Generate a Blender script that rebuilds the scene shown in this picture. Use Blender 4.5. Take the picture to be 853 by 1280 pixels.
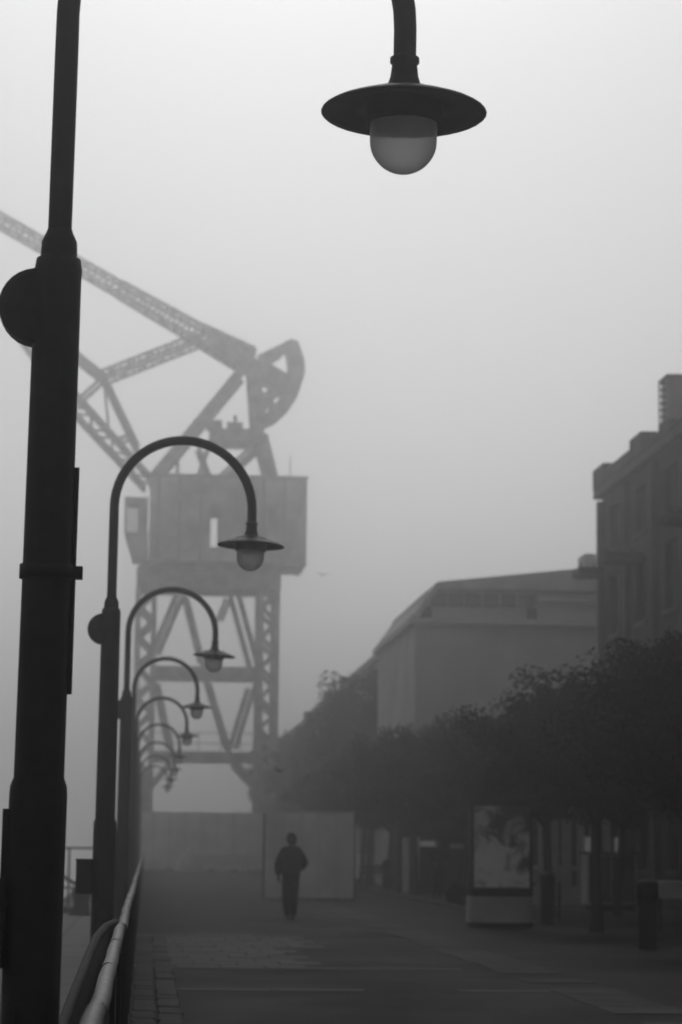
import bpy, math, random
import numpy as np
from mathutils import Vector, Matrix

for o in list(bpy.data.objects):
    bpy.data.objects.remove(o)
sc = bpy.context.scene
col = sc.collection
R = math.radians

# ------------------------------------------------------------------ camera
IW, IH, F, CH = 853.0, 1280.0, 2950.0, 1.5      # photo size, focal length in photo pixels, eye height
VP, ROLL = (182.0, 1057.0), 1.25                # vanishing point of the quay (+Y), camera roll
_v = np.array([(VP[0]-IW/2)/F, -(VP[1]-IH/2)/F, -1.0]); _v /= np.linalg.norm(_v)
_u = np.array([math.sin(R(ROLL)), math.cos(R(ROLL)), 0.0]); _u -= _v*(_u@_v); _u /= np.linalg.norm(_u)
_M = np.stack([np.cross(_v, _u), _v, _u], 1)    # camera from world
def P(px, py, d):
    """photo pixel -> world point at distance Y = d"""
    r = _M.T @ np.array([(px-IW/2)/F, -(py-IH/2)/F, -1.0])
    p = r*(d/r[1]); return Vector((p[0], p[1], p[2]+CH))
def G(px, py, z=0.0):
    """photo pixel -> point on the ground"""
    r = _M.T @ np.array([(px-IW/2)/F, -(py-IH/2)/F, -1.0])
    p = r*((z-CH)/r[2]); return Vector((p[0], p[1], z))
cd = bpy.data.cameras.new('camera'); cam = bpy.data.objects.new('camera', cd); col.objects.link(cam)
cd.sensor_fit = 'VERTICAL'; cd.sensor_height = 36; cd.sensor_width = 24
cd.lens = F/IH*36
cd.clip_start = 0.1; cd.clip_end = 4000
mw = Matrix(_M.T.tolist()).to_4x4(); mw.translation = (0, 0, CH)
cam.matrix_world = mw
cd.dof.use_dof = True; cd.dof.focus_distance = 11.0; cd.dof.aperture_fstop = 3.6
sc.camera = cam

# ------------------------------------------------------------------ sky, sun, exposure
SUN_EL, SUN_AZ = 40.0, 3.0                      # sun behind the fog, ahead of the camera, a little right
w = bpy.data.worlds.new('World'); sc.world = w; w.use_nodes = True
nt = w.node_tree; nt.nodes.clear()
sky = nt.nodes.new('ShaderNodeTexSky'); sky.sky_type = 'NISHITA'; sky.sun_disc = False
sky.sun_elevation = R(SUN_EL); sky.sun_rotation = R(SUN_AZ); sky.air_density = 1.0; sky.dust_density = 2.0; sky.ozone_density = 1.0
bw = nt.nodes.new('ShaderNodeRGBToBW'); bg = nt.nodes.new('ShaderNodeBackground'); wo = nt.nodes.new('ShaderNodeOutputWorld')
nt.links.new(sky.outputs[0], bw.inputs[0]);  nt.links.new(bw.outputs[0], bg.inputs[0]); nt.links.new(bg.outputs[0], wo.inputs[0])
bg.inputs[1].default_value = 0.08
sl = bpy.data.lights.new('sun', 'SUN'); sl.energy = 0.5; sl.angle = R(20); sl.color = (1, 1, 1)
so = bpy.data.objects.new('sun', sl); col.objects.link(so)
_sd = Vector((math.sin(R(SUN_AZ))*math.cos(R(SUN_EL)), math.cos(R(SUN_AZ))*math.cos(R(SUN_EL)), math.sin(R(SUN_EL))))
so.rotation_euler = _sd.to_track_quat('Z', 'Y').to_euler(); so.location = (0, 60, 60)
vs = sc.view_settings
vs.view_transform = 'Standard'; vs.look = 'None'; vs.exposure = -0.2; vs.gamma = 1.0; vs.use_curve_mapping = False
sc.render.engine = 'CYCLES'
sc.cycles.use_denoising = True
sc.cycles.volume_bounces = 3
sc.cycles.max_bounces = 8
HAZE_DENSITY, HAZE_TOP = 0.0051, 56.0

# ------------------------------------------------------------------ materials (all grey: the photograph is black and white)
def mat(name, v, rough=0.7, spec=0.4, metal=0.0, var=0.25, scale=6.0, bump=0.15, bscale=40.0, wet=0.0, trans=0.0):
    m = bpy.data.materials.new(name); m.use_nodes = True
    n = m.node_tree.nodes; l = m.node_tree.links
    b = n['Principled BSDF']; b.inputs['Roughness'].default_value = rough
    b.inputs['Specular IOR Level'].default_value = spec; b.inputs['Metallic'].default_value = metal
    tc = n.new('ShaderNodeTexCoord'); no = n.new('ShaderNodeTexNoise')
    no.inputs['Scale'].default_value = scale; no.inputs['Detail'].default_value = 6
    l.new(tc.outputs['Object'], no.inputs['Vector'])
    cr = n.new('ShaderNodeValToRGB')
    lo, hi = v*(1-var), v*(1+var)
    cr.color_ramp.elements[0].position = 0.3; cr.color_ramp.elements[1].position = 0.7
    cr.color_ramp.elements[0].color = (lo, lo, lo, 1); cr.color_ramp.elements[1].color = (hi, hi, hi, 1)
    l.new(no.outputs[0], cr.inputs[0]); l.new(cr.outputs[0], b.inputs['Base Color'])
    if bump:
        n2 = n.new('ShaderNodeTexNoise'); n2.inputs['Scale'].default_value = bscale; n2.inputs['Detail'].default_value = 3
        l.new(tc.outputs['Object'], n2.inputs['Vector'])
        bp = n.new('ShaderNodeBump'); bp.inputs['Strength'].default_value = bump; bp.inputs['Distance'].default_value = 0.02
        l.new(n2.outputs[0], bp.inputs['Height']); l.new(bp.outputs[0], b.inputs['Normal'])
    if wet:
        n3 = n.new('ShaderNodeTexNoise'); n3.inputs['Scale'].default_value = 0.6; n3.inputs['Detail'].default_value = 5
        l.new(tc.outputs['Object'], n3.inputs['Vector'])
        mr = n.new('ShaderNodeMapRange'); mr.inputs[1].default_value = 0.4; mr.inputs[2].default_value = 0.65
        mr.inputs[3].default_value = rough; mr.inputs[4].default_value = max(0.15, rough-wet)
        l.new(n3.outputs[0], mr.inputs[0]); l.new(mr.outputs[0], b.inputs['Roughness'])
    if trans:
        b.inputs['Transmission Weight'].default_value = trans; b.inputs['IOR'].default_value = 1.2
    return m
M = {
 'iron': mat('lamp_iron', 0.016, 0.6, 0.25, scale=14, bump=0.1, bscale=90),
 'steel_dark': mat('dark_steel', 0.03, 0.85, 0.12, scale=9),
 'handrail': mat('galvanised_rail', 0.13, 0.6, 0.3, metal=0.3, scale=16, var=0.3, bump=0.05),
 'crane': mat('crane_paint', 0.4, 0.7, 0.25, scale=1.2, var=0.4),
 'crane_house': mat('crane_sheet', 0.62, 0.75, 0.2, scale=0.45, var=0.5),
 'asphalt': mat('asphalt', 0.024, 0.95, 0.08, var=0.4, scale=0.7, bump=0.4, bscale=25, wet=0.12),
 'stone': mat('pale_stone', 0.08, 0.9, 0.12, var=0.3, scale=3, bump=0.3, bscale=20),
 'sett': mat('granite_sett', 0.048, 0.9, 0.12, var=0.45, scale=2.5, bump=0.4, bscale=30),
 'worn': mat('worn_stone', 0.036, 0.9, 0.1, var=0.4, scale=2),
 'slab': mat('quay_slab', 0.11, 0.85, 0.15, var=0.25, scale=1.5, bump=0.3, bscale=18),
 'quay': mat('quay_wall', 0.1, 0.85, 0.2, scale=1.0),
 'brick': mat('warehouse_brick', 0.08, 0.85, 0.2, var=0.3, scale=0.8, bump=0.3, bscale=14),
 'trim': mat('warehouse_trim', 0.14, 0.8, 0.2, scale=1.5),
 'render': mat('grey_render', 0.6, 0.85, 0.2, var=0.15, scale=0.5),
 'fascia': mat('pale_fascia', 0.55, 0.7, 0.2, var=0.1),
 'glass_dark': mat('dark_glazing', 0.05, 0.3, 0.4, var=0.2, bump=0.0),
 'roof': mat('roof_sheet', 0.4, 0.7, 0.3, scale=1.0),
 'white': mat('white_paint', 0.6, 0.6, 0.35, var=0.12, scale=3, bump=0.05),
 'board': mat('hoarding_board', 0.82, 0.7, 0.25, var=0.18, scale=0.7, bump=0.1),
 'drum': mat('drum_metal', 0.38, 0.6, 0.3, var=0.3, scale=1.2),
 'cloth': mat('table_cloth', 0.4, 0.9, 0.1, var=0.15),
 'black': mat('dull_black', 0.012, 0.75, 0.2),
 'bark': mat('bark', 0.035, 0.9, 0.1, scale=12, bump=0.6, bscale=30),
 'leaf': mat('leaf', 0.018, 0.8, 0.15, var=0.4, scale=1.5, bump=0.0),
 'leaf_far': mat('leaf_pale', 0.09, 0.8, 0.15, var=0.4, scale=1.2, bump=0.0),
 'coat': mat('dark_cloth', 0.018, 0.95, 0.1, scale=14, bump=0.4, bscale=12),
 'trouser': mat('trouser_cloth', 0.014, 0.95, 0.1, scale=14, bump=0.4, bscale=14),
 'skin': mat('skin', 0.13, 0.6, 0.3, var=0.1),
 'tyre': mat('tyre', 0.02, 0.85, 0.2),
 'car': mat('white_car_paint', 0.6, 0.35, 0.5, var=0.05, bump=0.0),
}
# frosted globe glass
gm = bpy.data.materials.new('frosted_globe'); gm.use_nodes = True
_n = gm.node_tree.nodes; _l = gm.node_tree.links; _n.clear()
_o = _n.new('ShaderNodeOutputMaterial'); _mx = _n.new('ShaderNodeMixShader'); _mx.inputs[0].default_value = 0.93
_tr = _n.new('ShaderNodeBsdfTranslucent'); _tr.inputs[0].default_value = (0.97, 0.97, 0.97, 1)
_pb = _n.new('ShaderNodeBsdfPrincipled'); _pb.inputs['Roughness'].default_value = 0.35
_nz = _n.new('ShaderNodeTexNoise'); _nz.inputs['Scale'].default_value = 9; _rp = _n.new('ShaderNodeValToRGB')
_rp.color_ramp.elements[0].color = (0.12, 0.12, 0.12, 1); _rp.color_ramp.elements[1].color = (0.26, 0.26, 0.26, 1)
_l.new(_nz.outputs[0], _rp.inputs[0]); _l.new(_rp.outputs[0], _pb.inputs['Base Color'])
_tp = _n.new('ShaderNodeBsdfTransparent'); _tp.inputs[0].default_value = (0.85, 0.85, 0.85, 1)
_m2 = _n.new('ShaderNodeMixShader'); _m2.inputs[0].default_value = 0.33
_l.new(_tr.outputs[0], _m2.inputs[1]); _l.new(_tp.outputs[0], _m2.inputs[2])
_fr = _n.new('ShaderNodeLayerWeight'); _fr.inputs[0].default_value = 0.22
_l.new(_fr.outputs['Facing'], _mx.inputs[0]); _l.new(_m2.outputs[0], _mx.inputs[1]); _l.new(_pb.outputs[0], _mx.inputs[2]); _l.new(_mx.outputs[0], _o.inputs[0])
M['globe'] = gm
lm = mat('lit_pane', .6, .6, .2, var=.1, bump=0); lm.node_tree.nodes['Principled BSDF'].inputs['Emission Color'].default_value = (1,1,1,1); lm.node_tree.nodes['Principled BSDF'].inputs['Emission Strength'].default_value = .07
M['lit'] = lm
# water
wm = bpy.data.materials.new('dock_water'); wm.use_nodes = True
_b = wm.node_tree.nodes['Principled BSDF']; _b.inputs['Base Color'].default_value = (0.02, 0.02, 0.02, 1); _b.inputs['Roughness'].default_value = 0.12
_t = wm.node_tree.nodes.new('ShaderNodeTexNoise'); _t.inputs['Scale'].default_value = 0.9; _t.inputs['Detail'].default_value = 4
_c = wm.node_tree.nodes.new('ShaderNodeTexCoord'); _bp = wm.node_tree.nodes.new('ShaderNodeBump'); _bp.inputs['Strength'].default_value = 0.25; _bp.inputs['Distance'].default_value = 0.1
wm.node_tree.links.new(_c.outputs['Object'], _t.inputs['Vector']); wm.node_tree.links.new(_t.outputs[0], _bp.inputs['Height']); wm.node_tree.links.new(_bp.outputs[0], _b.inputs['Normal'])
M['water'] = wm
# the printed poster: dark cloudy print on a pale sheet
pm = bpy.data.materials.new('poster_print'); pm.use_nodes = True
_n = pm.node_tree.nodes; _l = pm.node_tree.links; _b = _n['Principled BSDF']; _b.inputs['Roughness'].default_value = 0.45
_c = _n.new('ShaderNodeTexCoord'); _sx = _n.new('ShaderNodeSeparateXYZ'); _l.new(_c.outputs['Object'], _sx.inputs[0])
_t = _n.new('ShaderNodeTexNoise'); _t.inputs['Scale'].default_value = 2.6; _t.inputs['Detail'].default_value = 4; _t.inputs['Distortion'].default_value = 0.8
_l.new(_c.outputs['Object'], _t.inputs['Vector'])
_ma = _n.new('ShaderNodeMath'); _ma.operation = 'MULTIPLY_ADD'; _ma.inputs[1].default_value = -0.16; _ma.inputs[2].default_value = 0.02
_l.new(_sx.outputs[2], _ma.inputs[0])
_mb = _n.new('ShaderNodeMath'); _mb.operation = 'MULTIPLY_ADD'; _mb.inputs[1].default_value = -0.18
_l.new(_sx.outputs[0], _mb.inputs[0]); _l.new(_ma.outputs[0], _mb.inputs[2])
_ad = _n.new('ShaderNodeMath'); _ad.operation = 'ADD'; _l.new(_t.outputs[0], _ad.inputs[0]); _l.new(_mb.outputs[0], _ad.inputs[1])
_r = _n.new('ShaderNodeValToRGB'); _e = _r.color_ramp.elements
_e[0].position = 0.40; _e[0].color = (0.1, 0.1, 0.1, 1); _e[1].position = 0.56; _e[1].color = (0.9, 0.9, 0.9, 1)
_l.new(_ad.outputs[0], _r.inputs[0]); _l.new(_r.outputs[0], _b.inputs['Base Color'])
M['poster'] = pm

# ------------------------------------------------------------------ mesh helpers
class MB:
    def __init__(s): s.v = []; s.f = []; s.smooth = []
    def add(s, vs, fs, sm=False):
        k = len(s.v); s.v += [tuple(p) for p in vs]; s.f += [tuple(i+k for i in q) for q in fs]; s.smooth += [sm]*len(fs); return s
    def box(s, x0, x1, y0, y1, z0, z1):
        return s.add([(x0,y0,z0),(x1,y0,z0),(x1,y1,z0),(x0,y1,z0),(x0,y0,z1),(x1,y0,z1),(x1,y1,z1),(x0,y1,z1)],
                     [(3,2,1,0),(4,5,6,7),(0,1,5,4),(1,2,6,5),(2,3,7,6),(3,0,4,7)])
    def prism(s, pts, y0, y1):
        """outline in XZ (counter-clockwise seen from -Y), extruded along Y"""
        n = len(pts)
        vs = [(x, y0, z) for x, z in pts]+[(x, y1, z) for x, z in pts]
        fs = [tuple(range(n)), tuple(range(2*n-1, n-1, -1))]+[((i+1) % n, i, i+n, (i+1) % n+n) for i in range(n)]
        return s.add(vs, fs)
    def lathe(s, prof, n=24, c=(0,0,0), sm=True, cap=True):
        vs = []; fs = []
        for r, z in prof:
            for k in range(n):
                a = 2*math.pi*k/n; vs.append((c[0]+r*math.cos(a), c[1]+r*math.sin(a), c[2]+z))
        for i in range(len(prof)-1):
            for k in range(n):
                k2 = (k+1) % n; fs.append((i*n+k, i*n+k2, (i+1)*n+k2, (i+1)*n+k))
        s.add(vs, fs, sm)
        if cap:
            m = len(prof)-1
            s.add([vs[k] for k in range(n)], [tuple(range(n-1, -1, -1))])
            s.add([vs[m*n+k] for k in range(n)], [tuple(range(n))])
        return s
    def tube(s, pts, rad, n=10, sm=True, cap=True):
        pts = [Vector(p) for p in pts]
        if not hasattr(rad, '__len__'): rad = [rad]*len(pts)
        vs = []; fs = []; prev = None
        for i, p in enumerate(pts):
            t = (pts[min(i+1, len(pts)-1)]-pts[max(i-1, 0)]).normalized()
            if prev is None:
                ref = Vector((0,0,1)) if abs(t.z) < 0.9 else Vector((1,0,0))
                a = t.cross(ref).normalized()
            else:
                a = (prev-t*prev.dot(t)).normalized()
            prev = a; b = t.cross(a)
            for k in range(n):
                q = 2*math.pi*k/n; vs.append(p+(a*math.cos(q)+b*math.sin(q))*rad[i])
        for i in range(len(pts)-1):
            for k in range(n):
                k2 = (k+1) % n; fs.append((i*n+k, i*n+k2, (i+1)*n+k2, (i+1)*n+k))
        s.add(vs, fs, sm)
        if cap:
            m = len(pts)-1
            s.add(vs[:n], [tuple(range(n-1, -1, -1))]); s.add(vs[m*n:], [tuple(range(n))])
        return s
    def bar(s, a, b, w, h=None):
        """square bar from a to b"""
        h = h or w; a = Vector(a); b = Vector(b); t = (b-a).normalized()
        ref = Vector((0,1,0)) if abs(t.y) < 0.9 else Vector((0,0,1))
        x = t.cross(ref).normalized()*w/2; y = t.cross(x).normalized()*h/2
        vs = [a-x-y, a+x-y, a+x+y, a-x+y, b-x-y, b+x-y, b+x+y, b-x+y]
        return s.add(vs, [(0,1,2,3),(7,6,5,4),(1,0,4,5),(2,1,5,6),(3,2,6,7),(0,3,7,4)])
    def mesh(s, name, m):
        me = bpy.data.meshes.new(name); me.from_pydata(s.v, [], s.f); me.materials.append(m)
        me.polygons.foreach_set('use_smooth', s.smooth); me.update(); return me
    def build(s, name, m, parent=None):
        return link(name, s.mesh(name, m), parent)
def link(name, me, parent=None, loc=None, rot=None):
    o = bpy.data.objects.new(name, me); col.objects.link(o)
    if parent: o.parent = parent
    if loc is not None: o.location = loc
    if rot is not None: o.rotation_euler = rot
    return o
def tag(o, label=None, cat=None, group=None, kind=None):
    if label: o['label'] = label
    if cat: o['category'] = cat
    if group: o['group'] = group
    if kind: o['kind'] = kind
    return o
def thing(name, label, cat, loc=(0,0,0), rz=0.0, group=None):
    return tag(link(name, None, None, loc, (0,0,rz)), label, cat, group)
def copy_tree(o, parent=None):
    c = o.copy(); col.objects.link(c); c.parent = parent
    for ch in o.children: copy_tree(ch, c)
    return c
def bevel(o, wd=0.01, seg=2):
    b = o.modifiers.new('bevel', 'BEVEL'); b.width = wd; b.segments = seg; b.limit_method = 'ANGLE'; return o

# ------------------------------------------------------------------ the setting
XQ = -2.3                                                   # quay edge
tag(MB().add([(XQ,-60,0),(900,-60,0),(900,1400,0),(XQ,1400,0)], [(0,1,2,3)]).build('promenade', M['asphalt']), 'dark damp promenade paving along the quay', kind='structure')
ground = bpy.data.objects['promenade']
tag(MB().add([(-900,-60,-1.9),(XQ+0.3,-60,-1.9),(XQ+0.3,1400,-1.9),(-900,1400,-1.9)], [(0,1,2,3)]).build('water', M['water']), 'still grey dock water beside the quay', kind='structure')
tag(MB().box(XQ, XQ+0.28, -60, 1400, -2.4, -0.006).build('quay_wall', M['quay']), 'stone quay wall above the dock water', kind='structure')
random.seed(5)
# quay ledge slabs outside the railing
ledge_me = {}
y = 6.0
while y < 62:
    L = random.choice((1.5, 1.8, 2.1))
    key = (L, random.randint(0, 1))
    for (a, b) in ((XQ+0.02, -1.32), (-1.30, -0.24)):
        kk = (L, a)
        if kk not in ledge_me: ledge_me[kk] = MB().box(a, b, 0.006, L-0.012, 0.003, 0.03).mesh('slab', M['slab'])
        link('slab', ledge_me[kk], ground, (0, y, random.uniform(0, 0.006)))
    y += L
# granite setts just inside the railing
sett_me = [MB().add([(-.11,-.2,.002),(.11,-.2,.002),(.11,.2,.002),(-.11,.2,.002),(-.1,-.185,h),(.1,-.185,h-.004),(.095,.185,h),(-.1,.18,h+.003)],
            [(4,5,6,7),(0,1,5,4),(1,2,6,5),(2,3,7,6),(3,0,4,7)]).mesh('sett', M['sett']) for h in (.02, .026, .032)]
for i in range(62):
    for k in range(2):
        link('sett', random.choice(sett_me), ground, (0.02+k*0.23+random.uniform(-.01, .01), 14+i*0.42+k*0.2, 0), (0, 0, random.uniform(-.05, .05)))
# the paler patch of re-laid setts
patch = [MB().add([(-.27,-.42,.002),(.27,-.42,.002),(.27,.42,.002),(-.27,.42,.002),(-.26,-.41,h),(.26,-.41,h),(.255,.41,h),(-.26,.4,h)],
            [(4,5,6,7),(0,1,5,4),(1,2,6,5),(2,3,7,6),(3,0,4,7)]).mesh('sett', M['stone']) for h in (.007, .009, .012)]
for j in range(13):
    for i in range(3+(j < 12)+(j > 6)):
        link('sett', random.choice(patch), ground, (0.12+i*0.56+(j % 2)*0.26-.02*j, 30.2+j*0.88, 0), (0, 0, random.uniform(-.04, .04)))
# pale stone bands across the promenade
band_me = [MB().box(-L/2+.008, L/2-.008, -.17, .17, .002, .0055).mesh('band_stone', M['stone']) for L in (1.0,)]
for yb in (20.3, 25.4, 30.5-.6, 41.0, 46.0, 51.5, 57.0):
    x = 0.35 if yb < 29 or yb > 31 else 2.0
    x0 = x
    while x < 4.2:
        if random.random() > 0.12: link('band_stone', band_me[0], ground, (x+.5, yb+random.uniform(-.012, .012), random.uniform(0, .0008)), (0, 0, random.uniform(-.006, .006)))
        x += 1.0
# lengthwise pale strip that parts the walk from the trees
strip_me = [MB().box(-.38, .38, -.485, .485, .002, h).mesh('paving_stone', M[k_]) for h in (.005, .006) for k_ in ('sett', 'worn', 'worn')]
for j in range(60):
    if random.random() < .15: continue
    link('paving_stone', random.choice(strip_me), ground, (4.75+random.uniform(-.04, .04), 17.5+j*1.0, 0), (0, 0, random.uniform(-.02, .02)))
# low kerb along the tree strip
kerb_me = MB().box(-.07, .07, -.74, .74, .0, .11).mesh('kerb_stone', M['stone'])
for j in range(40):
    link('kerb_stone', kerb_me, ground, (7.75+random.uniform(-.01, .01), 49.5+j*1.5, 0))

# ------------------------------------------------------------------ lamp posts along the quay
ARC_R, ARC_Z = 0.615, 4.47
def make_lamp():
    t = thing('lamp_post', '', 'lamp post')
    c = MB().lathe([(.15,0),(.15,.03),(.125,.05),(.1,.09),(.100,1.65),(.098,1.68),(.087,1.71),(.087,1.715),(.083,3.47),(.085,3.51),(.079,3.55),(.063,3.56),(.065,3.57),(.063,3.615),(.047,3.65),(.044,3.66)], 28)
    c.build('column', M['iron'], t)
    pts = [(0,0,3.63),(0,0,4.0),(0,0,4.3)]+[(ARC_R-ARC_R*math.cos(a), 0, ARC_Z+ARC_R*math.sin(a)) for a in [math.pi*k/28 for k in range(29)]]+[(2*ARC_R,0,4.34)]
    MB().tube(pts, [.043]*3+[.042]*29+[.042], 14).build('arm', M['iron'], t)
    X = 2*ARC_R
    neck = MB().lathe([(.042,4.3650),(.054,4.3570),(.054,4.3400),(.046,4.3330),(.052,4.2850),(.066,4.2400)], 20, (X,0,0)).build('neck', M['iron'], t)
    sh = MB().lathe([(.066,4.2430),(.10,4.2300),(.15,4.2170),(.155,4.2100),(.22,4.1910),(.28,4.1670),(.30,4.1550),(.303,4.1500),(.298,4.1460),(.27,4.1520),(.2,4.1670),(.14,4.1730),(.139,4.1050),(.133,4.1000),(.125,4.1050)], 36, (X,0,0), cap=False).build('shade', M['iron'], t)
    g = MB().lathe([(.123,4.1400),(.123,4.0450)]+[(.123*math.cos(a), 4.0450-.123*math.sin(a)) for a in [math.pi/2*k/10 for k in range(1,10)]]+[(.004,3.9221)], 28, (X,0,0)).build('globe', M['globe'], t)
    # round housing on the far side of the column from the arm
    d = MB(); vs = []; n = 30
    for yy, rr in ((-.05,.12),(-.045,.136),(.045,.136),(.05,.12)):
        for k in range(n):
            a = 2*math.pi*k/n; vs.append((-.068+rr*math.cos(a), yy, 3.37+rr*math.sin(a)))
    fs = [tuple(range(n)), tuple(range(4*n-1, 3*n-1, -1))]
    for i in range(3):
        for k in range(n): k2 = (k+1) % n; fs.append((i*n+k2, i*n+k, (i+1)*n+k, (i+1)*n+k2))
    d.add(vs, fs).build('round_housing', M['iron'], t)
    bx = bevel(MB().box(-.24,-.095,-.08,.08,1.06,1.35).build('junction_box', M['iron'], t), .008)
    MB().box(-.245,-.09,-.085,.085,1.345,1.36).build('lid', M['steel_dark'], bx)
    dr = bevel(MB().box(-.05,.05,-.106,-.09,.35,.95).build('access_door', M['iron'], t), .006)
    return t
LAMP_D, LAMP_S = 8.4, 12.5
lamp_x = [-.39, -.365, -.33, -.31]+[-.30]*5
lab = ['black arched lamp post with a clamp band and a thin side conduit',
  'black arched lamp post next after the clamp-banded one, hood before the crane house',
  'third arched lamp post along the railing counting from the one with the clamp band',
  'fourth arched lamp post along the railing counting from the one with the clamp band',
  'fifth arched lamp post along the railing counting from the one with the clamp band',
  'sixth arched lamp post along the railing, faint in the fog',
  'seventh arched lamp post along the railing, fainter than the sixth',
  'eighth arched lamp post along the railing, fainter than the seventh', 
  'last and faintest arched lamp post of the railing row, close to the crane']
lamp0 = make_lamp()
lamps = [lamp0]+[copy_tree(lamp0) for _ in range(8)]
tilt = [0.0, 1.5, 3.0, 1.0, -2.0, 2.0, 0, 1.0, 0, 0, 0, 0]
for i, o in enumerate(lamps):
    o.location = (lamp_x[i], LAMP_D+LAMP_S*i-(.12 if i == 0 else 0), 0.02 if i < 5 else 0.004)
    o.rotation_euler = (0, R(0.58 if i == 0 else 0.3), 0 if i == 0 else R(random.uniform(-3, 3)))
    tag(o, lab[i], 'lamp post', 'lamp posts along the quay')
    for ch in o.children:                                   # some hoods hang a little crooked
        if ch.name.split('.')[0] in ('shade', 'globe', 'neck') and tilt[i]:
            piv = Matrix.Translation((2*ARC_R, 0, 4.34))
            ch.matrix_local = piv @ Matrix.Rotation(R(tilt[i]), 4, 'Y') @ piv.inverted()
# extras on the first post only
cb = MB().lathe([(.086,2.40),(.096,2.402),(.096,2.45),(.086,2.452)], 28).build('clamp_band', M['iron'], lamp0)
MB().box(.085,.125,-.03,.03,2.405,2.447).build('clamp_lug', M['iron'], cb)
MB().tube([(-.02,-.1,2.428),(-.02,-.085,2.428)], .012, 8).build('bolt', M['steel_dark'], cb)
MB().tube([(.094,0,2.00),(.093,0,2.35),(.0925,0,2.80)], .0085, 8).build('conduit', M['iron'], lamp0)
MB().box(-.1175,-.085,-.035,.035,1.30,1.60).build('hinge_strip', M['iron'], lamp0)

# ------------------------------------------------------------------ railing
RX = -0.135
rail = thing('railing', 'long quay railing with a pale steel handrail over dark plates', 'railing', (RX, 0, 0))
SEC = 2.4
hr_me = MB().tube([(0,0,1.0),(.004,.6,1.003),(0,1.2,.997),(-.003,1.8,1.001),(0,SEC-.02,1.0)], .031, 12).mesh('handrail', M['handrail'])
post_me = MB().box(-.025,.025,-.03,.03,0,.96).mesh('post', M['steel_dark'])
plate_me = MB().box(-.006,.006,.05,SEC-.05,.10,.90).mesh('plate', M['steel_dark'])
mid_me = MB().tube([(0,.03,.93),(0,SEC-.03,.93)], .014, 8).mesh('middle_rail', M['steel_dark'])
for i in range(59):
    yy = 2.6+i*SEC
    h = link('handrail', hr_me, rail, (random.uniform(-.006,.006), yy, random.uniform(-.006,.006)))
    link('post', post_me, rail, (0, yy, 0)); link('plate', plate_me, rail, (0, yy, 0)); link('middle_rail', mid_me, rail, (0, yy, 0))
# dark curved guard plate that sweeps out from the railing to the first post
gp = [P(146,1153,15.6), P(134,1158,14.6), P(122,1172,13.2), P(112,1196,11.8), P(101,1226,10.5), P(90,1256,9.5), P(78,1290,8.75)]
m1 = MB(); n = len(gp)
vs = [tuple(p) for p in gp]+[(p.x+.0, p.y, max(.05, p.z-.8)) for p in gp]+[(p.x-.012, p.y, p.z) for p in gp]+[(p.x-.012, p.y, max(.05, p.z-.8)) for p in gp]
fs = []
for i in range(n-1):
    fs += [(i, i+1, n+i+1, n+i), (2*n+i+1, 2*n+i, 3*n+i, 3*n+i+1), (2*n+i, 2*n+i+1, i+1, i), (n+i, n+i+1, 3*n+i+1, 3*n+i)]
fs += [(0, n, 3*n, 2*n), (n-1, 2*n-1+n, 4*n-1, 2*n-1)]
guard = thing('curved_guard', 'dark curved guard plate sweeping from the railing to the clamp-banded lamp post', 'guard plate')
m1.add(vs, fs, True).build('plate', M['steel_dark'], guard)
MB().tube([(p.x-.006, p.y, p.z) for p in gp], .024, 10).build('edge_tube', M['steel_dark'], guard)
for k in (1, 3, 5): MB().box(gp[k].x-.032, gp[k].x-.014, gp[k].y-.02, gp[k].y+.02, .03, gp[k].z).build('post', M['steel_dark'], guard)

# ------------------------------------------------------------------ on the quay ledge
b = G(101, 1146)
bo = tag(MB().lathe([(.26,.03),(.26,.06),(.19,.09),(.16,.3),(.17,.38),(.2,.45),(.21,.52),(.19,.57),(.1,.6)], 20, (b.x, b.y, 0)).build('mooring_bollard', M['steel_dark']), 'squat dark iron mooring bollard on the quay ledge', 'bollard')
er = thing('edge_railing', 'thin dark railing at the quay edge behind the mooring bollard', 'railing', (0, 0, 0))
ry = 58.0
xa, xb = P(60,1062,ry).x, P(126,1062,ry).x
for xx in (xa, P(87,1062,ry).x, xb): MB().box(xx-.025, xx+.025, ry-.025, ry+.025, .0, 1.40).build('post', M['steel_dark'], er)
MB().box(xa, xb, ry-.03, ry+.03, 1.40, 1.45).build('top_rail', M['steel_dark'], er)
MB().bar((P(72,1088,ry-.07).x, ry-.07, P(72,1092,ry-.07).z), (xb, ry-.07, P(112,1116,ry-.07).z-.1), .09, .05).build('brace', M['steel_dark'], er)
MB().box(xa, xb, ry-.02, ry+.02, .45, .50).build('lower_rail', M['steel_dark'], er)
s = G(80, 1143)
tag(MB().lathe([(.02,.03),(.17,.035),(.2,.1),(.17,.16),(.05,.2)], 14, (s.x, s.y, 0)).build('rope_coil', M['slab']), 'pale coil of mooring rope beside the iron bollard', 'rope')

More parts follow.
